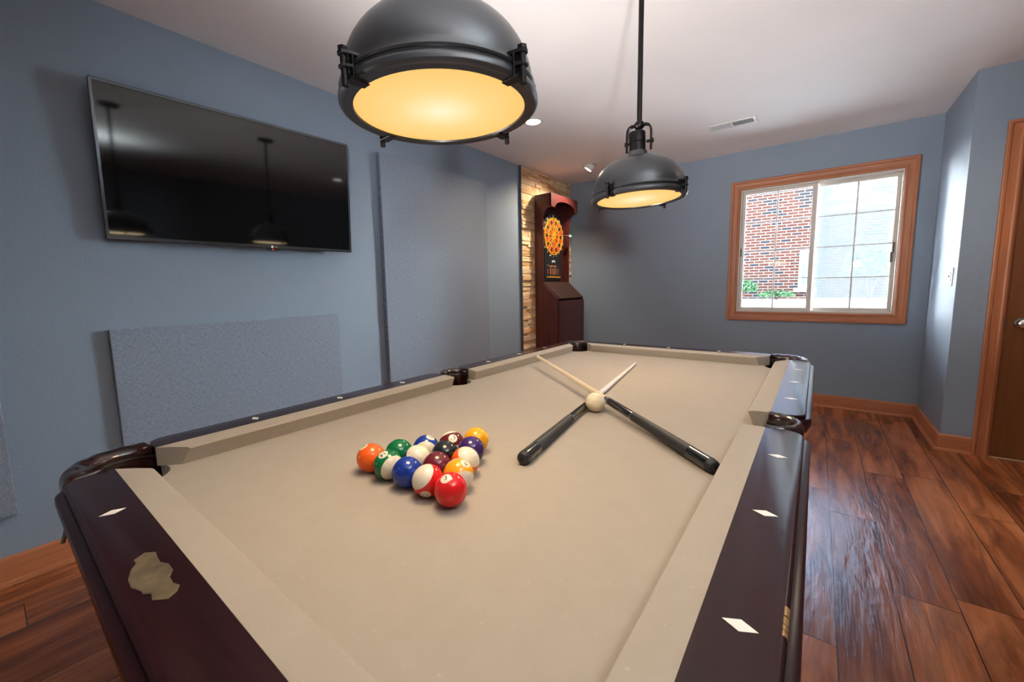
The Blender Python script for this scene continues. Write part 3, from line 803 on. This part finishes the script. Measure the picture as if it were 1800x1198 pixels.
for num, cn, st, row, k, zd, xd, up, label in BALLS:
    x = RX-D*k-row*D*.5; y = RY+row*D*sin(pi/3)
    me = sphere_me.copy(); me.materials.append(ball_mat(cn, st))
    o = link(bpy.data.objects.new('billiard_ball', me))
    if num in (12, 13): F = frame_from(xd, zd); F = Matrix((F.col[2], -F.col[1], F.col[0])).transposed()   # the white cap decides, not the number
    else: F = frame_from(zd, xd)
    o.matrix_world = Matrix.Translation((x, y, ZS+BR)) @ F.to_4x4()
    tag(o, label, 'billiard ball', 'racked billiard balls')
    bm = text_bm(str(num), .0125)
    for v in bm.verts: v.co.y += .0004
    bmesh.ops.subdivide_edges(bm, edges=bm.edges, cuts=1)
    bmesh.ops.transform(bm, matrix=Matrix.Rotation(radians(-up), 4, 'Z'), verts=bm.verts)
    if num in (6, 9):
        box(bm, (0, 0, 0), (0, 0, 0))
    for v in bm.verts:
        a, c = v.co.x, v.co.y; v.co = Vector((a, c, sqrt(max(1e-9, BR*BR-a*a-c*c)))).normalized()*(BR*1.0025)
    bmesh.ops.remove_doubles(bm, verts=bm.verts, dist=1e-6)
    n_ = obj('number', bm, INK, o, smooth=False)
cb = link(bpy.data.objects.new('cue_ball', sphere_me.copy()))
nt = NT('ivory_cue_ball'); f = nt.noise(nt.coord(), 60, 3); nt.set(nt.mix(f, (.66, .56, .38, 1), (.74, .65, .47, 1)), .09, 0, .5)
cb.data.materials.append(nt.m); cb.location = (.096, -.053, ZS+BR+.0003)
tag(cb, 'ivory white cue ball resting at the crossing of the two cues', 'cue ball')

# ------------------------------------------------------------------ cues
def cue(p0, p1, label, shaft_m, joint=.448):
    p0, p1 = Vector(p0), Vector(p1); Ln = (p1-p0).length
    root = empty('pool_cue', p0); root.rotation_mode = 'QUATERNION'; root.rotation_quaternion = (p1-p0).to_track_quat('Z', 'Y')
    tag(root, label, 'pool cue', 'crossed cues on the table')
    rad = lambda s: .0148-(.0148-.0106)*s/joint if s < joint else .0100-(.0100-.0062)*(s-joint)/(Ln-joint)
    def seg(name, a, c, m, dr=0, n=6):
        bm = BM(); P = [(0, a)]+[(rad(a+(c-a)*k/n)+dr, a+(c-a)*k/n) for k in range(n+1)]+[(0, c)]
        lathe(bm, P, 32); return obj(name, bm, m, root, angle=40)
    bm = BM(); lathe(bm, [(.0, .0035), (.0035, .002), (.004, .0), (.0095, 0), (.0125, .002), (.0138, .006), (.0142, .014), (0, .014)], 32); obj('bumper', bm, RUBBER, root, angle=50)
    seg('butt_sleeve', .014, .072, BLKG)
    seg('grip', .072, .300, WRAP, .0001)
    seg('forearm', .300, joint-.020, BLKG)
    seg('grip_ring', .2985, .3015, STEEL, .0003, 1)
    seg('joint', joint-.020, joint+.004, STEEL, .0001, 2)
    seg('shaft', joint+.004, Ln-.026, shaft_m, 0, 4)
    seg('ferrule', Ln-.026, Ln-.010, PALE, 0, 1)
    bm = BM(); lathe(bm, [(0, Ln-.010), (.0062, Ln-.010), (.0062, Ln-.004), (.0045, Ln-.001), (0, Ln)], 24); obj('tip', bm, plain('leather_tip', (.50, .42, .34, 1), .8), root)
    return root
cue((.130, -.483, ZS+.0149), (-.054, .711, ZS+.0064), 'pool cue lying flat under the other, its black butt end pointing at the camera', PALE, .452)
cue((.4575, -.2995, ZS+.0149), (-.414, .436, ZS+.0485), 'pool cue crossing on top, its black butt against the right cushion', MAPLE, .452)

# ------------------------------------------------------------------ pendant lamps
def m_diff():
    n = NT('glowing_amber_diffuser'); x, y, z = n.sep(n.coord())
    r = n.math('SQRT', n.math('ADD', n.math('MULTIPLY', x, x), n.math('MULTIPLY', y, y)))
    c = n.ramp(n.math('DIVIDE', r, .156), [(0, (1.0, .90, .62, 1)), (.22, (1.0, .80, .44, 1)), (.50, (.99, .66, .25, 1)), (1, (.94, .56, .15, 1))])
    f = n.noise(n.scale(n.coord(), (1, 1.8, 1)), 16, 4, .5, 1.0)
    c = n.mix(n.math('MULTIPLY', f, .16), c, (.92, .52, .15, 1))
    n.b.inputs['Base Color'].default_value = (.05, .04, .025, 1); n.b.inputs['Roughness'].default_value = .5
    n.L(c, n.b.inputs['Emission Color']); n.b.inputs['Emission Strength'].default_value = .97
    return n.m
DIFF = m_diff()
def pendant(loc, yaw, label):
    r = tag(empty('pendant_lamp', (loc[0], loc[1], ZC)), label, 'pendant lamp', 'dome pendants over the pool table')
    h = ZC-loc[2]
    kids = []
    def hd(name, bm, m, parent=None, **kw):
        o = obj(name, bm, m, parent or r, **kw)
        if parent is None: o.location = (0, 0, -h); kids.append(o)
        return o
    # dome, outside then inside
    dome = [(.1735, .0215)]
    for k in range(0, 17):
        t = pi/2*k/16; dome.append((.056+.115*cos(t)**.92 if k < 16 else .056, .026+.122*sin(t)))
    dome += [(.050, .150), (.044, .156), (.038, .166), (.0345, .178)]
    inner = [(a-.004, c-.003) for a, c in reversed(dome)]
    bm = BM(); lathe(bm, dome+inner+[dome[0]], 64); shade = hd('shade', bm, DARKM, angle=30)
    bm = BM(); lathe(bm, [(.171, .0270), (.1755, .0262), (.1765, .0225), (.174, .0200), (.1705, .0195), (.171, .0270)], 64); hd('band', bm, DARKM, angle=30)
    bm = BM(); lathe(bm, [(.1545, .001), (.1555, -.0035), (.172, -.0045), (.1765, -.002), (.179, .002), (.179, .008), (.1768, .0125), (.1735, .0150), (.1715, .0195), (.165, .0195), (.166, .008), (.1555, .004), (.1545, .001)], 64); hd('rim', bm, DARKM, angle=30)
    bm = BM(); lathe(bm, [(0, -.0012), (.10, -.0008), (.1562, 0), (.1562, .0035), (0, .0035)], 64); hd('diffuser', bm, DIFF)
    bm = BM(); lathe(bm, [(0, .170), (.0300, .170), (.0300, .2085), (.0288, .2100), (.0288, .2120), (.0308, .2130), (.0308, .245), (.029, .250), (.018, .254), (0, .255)], 40); hd('neck', bm, BLACKM, angle=30)
    for k in range(4):
        a = yaw+k*pi/2; M = Matrix.Rotation(a, 4, 'Z')
        bm = BM()
        # one folded bracket: upper lug, back plate, lower lug and the small foot that holds the glass
        P = [(.1700, .0330), (.198, .0330), (.198, .0265), (.1840, .0265), (.1840, .0130), (.198, .0130), (.198, .0080), (.1840, .0080), (.1840, -.0048), (.188, -.0050), (.188, -.0075), (.1540, -.0066), (.1540, -.0047), (.1798, -.0047), (.1798, .0265), (.1700, .0265)]
        prism(bm, P, -.012, .012, 'y')
        for v in bm.verts:
            k_ = min(1, max(0, (v.co.x-.184)/.014)); v.co.y *= 1-.5*k_
            if v.co.x < .16: v.co.y *= .7
        bmesh.ops.transform(bm, matrix=M, verts=bm.verts); c = hd('clamp', bm, BLACKM, smooth=False, bevel=.001)
        bm = BM(); cyl(bm, (.1915, 0, -.017), (.1915, 0, .033), .0052, 16); cyl(bm, (.1915, 0, .033), (.1915, 0, .038), .008, 6)
        bmesh.ops.transform(bm, matrix=M, verts=bm.verts); hd('bolt', bm, BLACKM, c)
    # yoke strap, pivot bolts, collar, stem, canopy
    ya = radians(8); MY = Matrix.Rotation(ya, 4, 'Z')
    for s in (-1, 1):
        bm = BM(); path = [(.012, .2735), (.026, .2745), (.036, .270), (.0425, .260), (.0445, .245), (.0445, .175)]
        A = []
        for i, (x, z) in enumerate(path):
            p0, p1 = path[max(0, i-1)], path[min(len(path)-1, i+1)]
            t = Vector((p1[0]-p0[0], p1[1]-p0[1])).normalized(); nn = Vector((t.y, -t.x))*.0032
            w = .0100; zz = z+(.008 if i == len(path)-1 else 0)
            A.append([(s*(x-nn.x), -w, z-nn.y), (s*(x-nn.x), w, (zz if i == len(path)-1 else z)-nn.y), (s*(x+nn.x), w, (zz if i == len(path)-1 else z)+nn.y), (s*(x+nn.x), -w, z+nn.y)])
        loft(bm, A); bmesh.ops.transform(bm, matrix=MY, verts=bm.verts); y_ = hd('yoke_arm', bm, BLACKM, angle=40)
        bm = BM(); cyl(bm, (s*.028, 0, .2115), (s*.049, 0, .2115), .0052, 14); cyl(bm, (s*.0465, 0, .2115), (s*.053, 0, .2115), .0085, 8)
        bmesh.ops.transform(bm, matrix=MY, verts=bm.verts); hd('pivot_bolt', bm, BLACKM, y_)
    bm = BM(); lathe(bm, [(0, .250), (.0075, .250), (.0075, .259), (.0135, .261), (.018, .267), (.0185, .280), (.015, .286), (.011, .289), (0, .289)], 28); hd('collar', bm, BLACKM)
    bm = BM(); lathe(bm, [(0, .286), (.0095, .286), (.0095, h-.010), (0, h-.010)], 20); hd('stem', bm, BLACKM)
    bm = BM(); lathe(bm, [(0, h-.030), (.014, h-.030), (.016, h-.024), (.058, h-.020), (.064, h-.014), (.064, h), (0, h)], 40); hd('canopy', bm, BLACKM)
    return r, kids
p1, k1 = pendant((.0254, -.5796, 1.4735), radians(-3), 'large near dark bronze dome pendant lamp with glowing amber disc')
p2, k2 = pendant((.0229, .4872, 1.4775), radians(-14), 'farther dark bronze dome pendant lamp hanging on its stem before the window wall')
TILT = ('shade', 'band', 'rim', 'diffuser', 'neck', 'clamp')
for ks, (a, c) in ((k1, (-.0143, -.0224)), (k2, (-.0297, 0))):
    nrm = Vector((a, c, 1)).normalized(); q_ = Vector((0, 0, 1)).rotation_difference(nrm); piv = Vector((0, 0, .2115))
    for o in ks:
        if o.name.split('.')[0] in TILT:
            o.rotation_euler = q_.to_euler()
            o.location = o.location + piv - q_ @ piv + Vector((a*.2115, c*.2115, 0))*1.0

# ------------------------------------------------------------------ outdoors, seen through the window
GZ = .70                                    # the yard lies above the floor of the room
struct('ground', boxm((-9, YB+T+.02, .30), (14, 15, GZ)), plain('pale_concrete', (.68, .66, .62, 1), .9, var=.15), smooth=False)
bd = tag(empty('brick_building', (0, 12, 0)), 'red brick building across the yard seen through the window', 'building')
bm = BM(); box(bm, (-3.2, 0, GZ), (.55, 1.2, 4.25)); box(bm, (.55, .9, GZ), (4.2, 1.2, 4.25))
obj('brick_wall', bm, BRICK, bd, smooth=False)
def ext_window(x, y, z0, w, h):
    bm = BM(); frame_bm(bm, x, x+w, z0, z0+h, .07, y-.06, y-.002); f_ = obj('window_frame', bm, VINYL, bd, smooth=False)
    bm = BM(); box(bm, (x+.07, y-.03, z0+.07), (x+w-.07, y-.02, z0+h-.07)); obj('window_pane', bm, plain('dark_reflective_glass', (.10, .14, .18, 1), .05), f_, smooth=False)
    bm = BM(); box(bm, (x-.08, y-.10, z0-.10), (x+w+.08, y-.001, z0)); obj('window_sill', bm, plain('stone_sill', (.6, .57, .52, 1), .8), f_, smooth=False)
ext_window(.20, 0, .98, .30, .95)
ext_window(.78, .9, 3.30, .75, .80)
def m_leaf(name, a, c):
    n = NT(name); r = n.new('ShaderNodeNewGeometry').outputs['Random Per Island']; n.set(n.ramp(r, [(0, a), (1, c)]), .6); return n.m
LEAF = m_leaf('shrub_leaves', (.015, .055, .022, 1), (.06, .14, .05, 1)); LEAF2 = m_leaf('pale_shrub_leaves', (.05, .10, .06, 1), (.16, .24, .14, 1))
def shrub(x, y, rx, rz, n, m, label):
    s = tag(empty('shrub', (x, y, GZ)), label, 'shrub', 'shrubs outside the window')
    bm = BM()
    for i in range(n):
        a, c = random.uniform(0, 2*pi), random.uniform(-.2, 1); rr_ = random.uniform(.55, 1.05)
        k = sqrt(max(0, 1-c*c)); p = Vector((rx*rr_*k*cos(a), rx*.7*rr_*k*sin(a), rz*.5+rz*.5*rr_*c))
        R_ = Euler((random.uniform(0, 6), random.uniform(0, 6), random.uniform(0, 6))).to_matrix(); l = random.uniform(.035, .06)
        bm.faces.new([bm.verts.new(p+R_ @ Vector(q)) for q in ((0, -l, 0), (l*.45, 0, .006), (0, l, 0), (-l*.45, 0, .006))])
    obj('foliage', bm, m, s, smooth=False, recalc=False)
    bm = BM()
    for i in range(5):
        a = random.uniform(0, 6.28); tube(bm, [(0, 0, 0), (rx*.2*cos(a), rx*.2*sin(a), rz*.35), (rx*.5*cos(a), rx*.4*sin(a), rz*.7)], .015, 6)
    obj('stems', bm, BROWN, s)
shrub(-.98, 11.3, .36, .52, 1000, LEAF, 'leafy green shrub against the brick wall at the window left')
shrub(-.22, 11.45, .38, .22, 700, LEAF, 'low spreading green shrub at the foot of the brick wall')
shrub(1.55, 11.6, .55, 1.25, 1800, LEAF2, 'tall pale green shrub seen through the right-hand insect screen')

# ------------------------------------------------------------------ light
SIDE_GLOW, SKY = 72.0, 2.0
wd = bpy.data.worlds.new('sky'); SC.world = wd; wd.use_nodes = True
wt = wd.node_tree; bg = wt.nodes['Background']
def wn(t, **kw):
    n = wt.nodes.new(t)
    for k, v in kw.items(): setattr(n, k, v)
    return n
def wmath(op, a, b=0.0):
    n = wn('ShaderNodeMath', operation=op)
    for i, v in enumerate((a, b)):
        if isinstance(v, (int, float)): n.inputs[i].default_value = v
        else: wt.links.new(v, n.inputs[i])
    return n.outputs[0]
def wsmooth(v, a, b):
    n = wn('ShaderNodeMapRange', interpolation_type='SMOOTHSTEP'); wt.links.new(v, n.inputs[0])
    n.inputs[1].default_value, n.inputs[2].default_value = a, b; return n.outputs[0]
# summer sky plus an added light source for the room, a brilliant white haze low in the north on both sides of the brick building, plain blue elsewhere
wc = wn('ShaderNodeSeparateXYZ'); wt.links.new(wn('ShaderNodeTexCoord').outputs['Generated'], wc.inputs[0])
side_glow = wmath('MULTIPLY', wsmooth(wmath('ABSOLUTE', wc.outputs[0]), .28, .45), wmath('MULTIPLY', wsmooth(wc.outputs[1], .02, .2), wmath('SUBTRACT', 1.0, wsmooth(wc.outputs[2], .40, .62))))
side_glow = wmath('MULTIPLY', side_glow, wmath('MULTIPLY', wmath('ADD', 1.0, wmath('MULTIPLY', wmath('LESS_THAN', wc.outputs[0], 0.0), 1.2)), SIDE_GLOW))
sky = wn('ShaderNodeTexSky'); sky.sky_type = 'NISHITA'; sky.sun_disc = False
sky.sun_elevation = radians(52); sky.sun_rotation = radians(200)
b2 = wn('ShaderNodeBackground'); b2.inputs[0].default_value = (.93, .98, 1.06, 1); wt.links.new(side_glow, b2.inputs[1])
wt.links.new(sky.outputs[0], bg.inputs[0]); bg.inputs[1].default_value = SKY
# luminous blue-white upper northern sky above the roof line
up = wmath('MULTIPLY', wmath('MULTIPLY', wsmooth(wc.outputs[1], .05, .3), wsmooth(wc.outputs[2], .27, .40)), 6.5)
b3 = wn('ShaderNodeBackground'); b3.inputs[0].default_value = (.66, .80, 1.18, 1); wt.links.new(up, b3.inputs[1])
a0 = wn('ShaderNodeAddShader'); wt.links.new(b3.outputs[0], a0.inputs[0]); wt.links.new(b2.outputs[0], a0.inputs[1])
ad = wn('ShaderNodeAddShader'); wt.links.new(bg.outputs[0], ad.inputs[0]); wt.links.new(a0.outputs[0], ad.inputs[1])
wt.links.new(ad.outputs[0], wt.nodes['World Output'].inputs[0])
def light(name, typ, loc, energy, color, target=None, **kw):
    l = bpy.data.lights.new(name, typ); l.energy = energy; l.color = color
    for k, v in kw.items(): setattr(l, k, v)
    o = link(bpy.data.objects.new(name, l)); o.location = loc
    if target is not None: o.rotation_euler = (Vector(target)-Vector(loc)).to_track_quat('-Z', 'Y').to_euler()
    return o
light('sun', 'SUN', (0, 0, 8), 15.0, (1, .95, .88), (1.2, 4.6, 2.6), angle=.01)
# the photographer's flash in two spots, bounced off the ceiling, then an added fill
light('bounce_flash', 'SPOT', (1.15, -1.75, 1.45), 230, (.97, .98, 1.0), (.35, -.35, ZC), spot_size=radians(94), spot_blend=1.0, shadow_soft_size=.06)
light('ceiling_flash', 'SPOT', (1.35, -.62, 1.98), 85, (.84, .96, 1.0), (1.35, -.62, ZC), spot_size=radians(150), spot_blend=1.0, shadow_soft_size=.06)
light('forward_fill', 'SPOT', (-1.3, -1.2, 1.05), 370, (1.0, .93, .87), (.70, 1.85, ZC), spot_size=radians(70), spot_blend=1.0, shadow_soft_size=.5)  # added unseen spot that brightens the far ceiling and walls
# recessed lamps: the visible one, then the out-of-view set with its added fill
light('recessed_lamp', 'SPOT', (-1.189, 1.620, ZC-.02), 48, (1, .80, .60), (-1.189, 1.62, 0), spot_size=radians(150), spot_blend=.9, shadow_soft_size=.05)
for x, y in MORE:
    light('recessed_lamp', 'SPOT', (x, y, ZC-.02), 22, (1, .80, .60), (x, y, 0), spot_size=radians(150), spot_blend=.9, shadow_soft_size=.05)
light('eyeball_lamp', 'SPOT', (-1.378, 2.955, ZC-.055), 105, (1, .82, .62), (-1.90, 2.72, 1.25), spot_size=radians(120), spot_blend=1.0, shadow_soft_size=.04)
for y in (-.58, .487):
    light('pendant_bulb', 'AREA', (.024, y, 1.4625), 4.4, (1, .76, .45), (.024, y, 0), shape='DISK', size=.28)

# ------------------------------------------------------------------ camera
cam = bpy.data.cameras.new('camera'); cam.sensor_width = 36; cam.lens = 14.2838
cam.shift_x, cam.shift_y = .01429, -.006437; cam.clip_start = .01
co_ = link(bpy.data.objects.new('camera', cam)); co_.location = (.5937, -1.1478, 1.1448); co_.rotation_euler = (1.4567, .0206, .6634)
SC.camera = co_
vs_ = SC.view_settings; SC.display_settings.display_device = 'sRGB'
vs_.view_transform = 'Standard'; vs_.look = 'None'; vs_.exposure = .12; vs_.gamma = 1; vs_.use_curve_mapping = False
SC.cycles.sample_clamp_indirect = 30.0; SC.cycles.caustics_reflective = False; SC.cycles.max_bounces = 10; SC.cycles.diffuse_bounces = 6; SC.cycles.transparent_max_bounces = 12
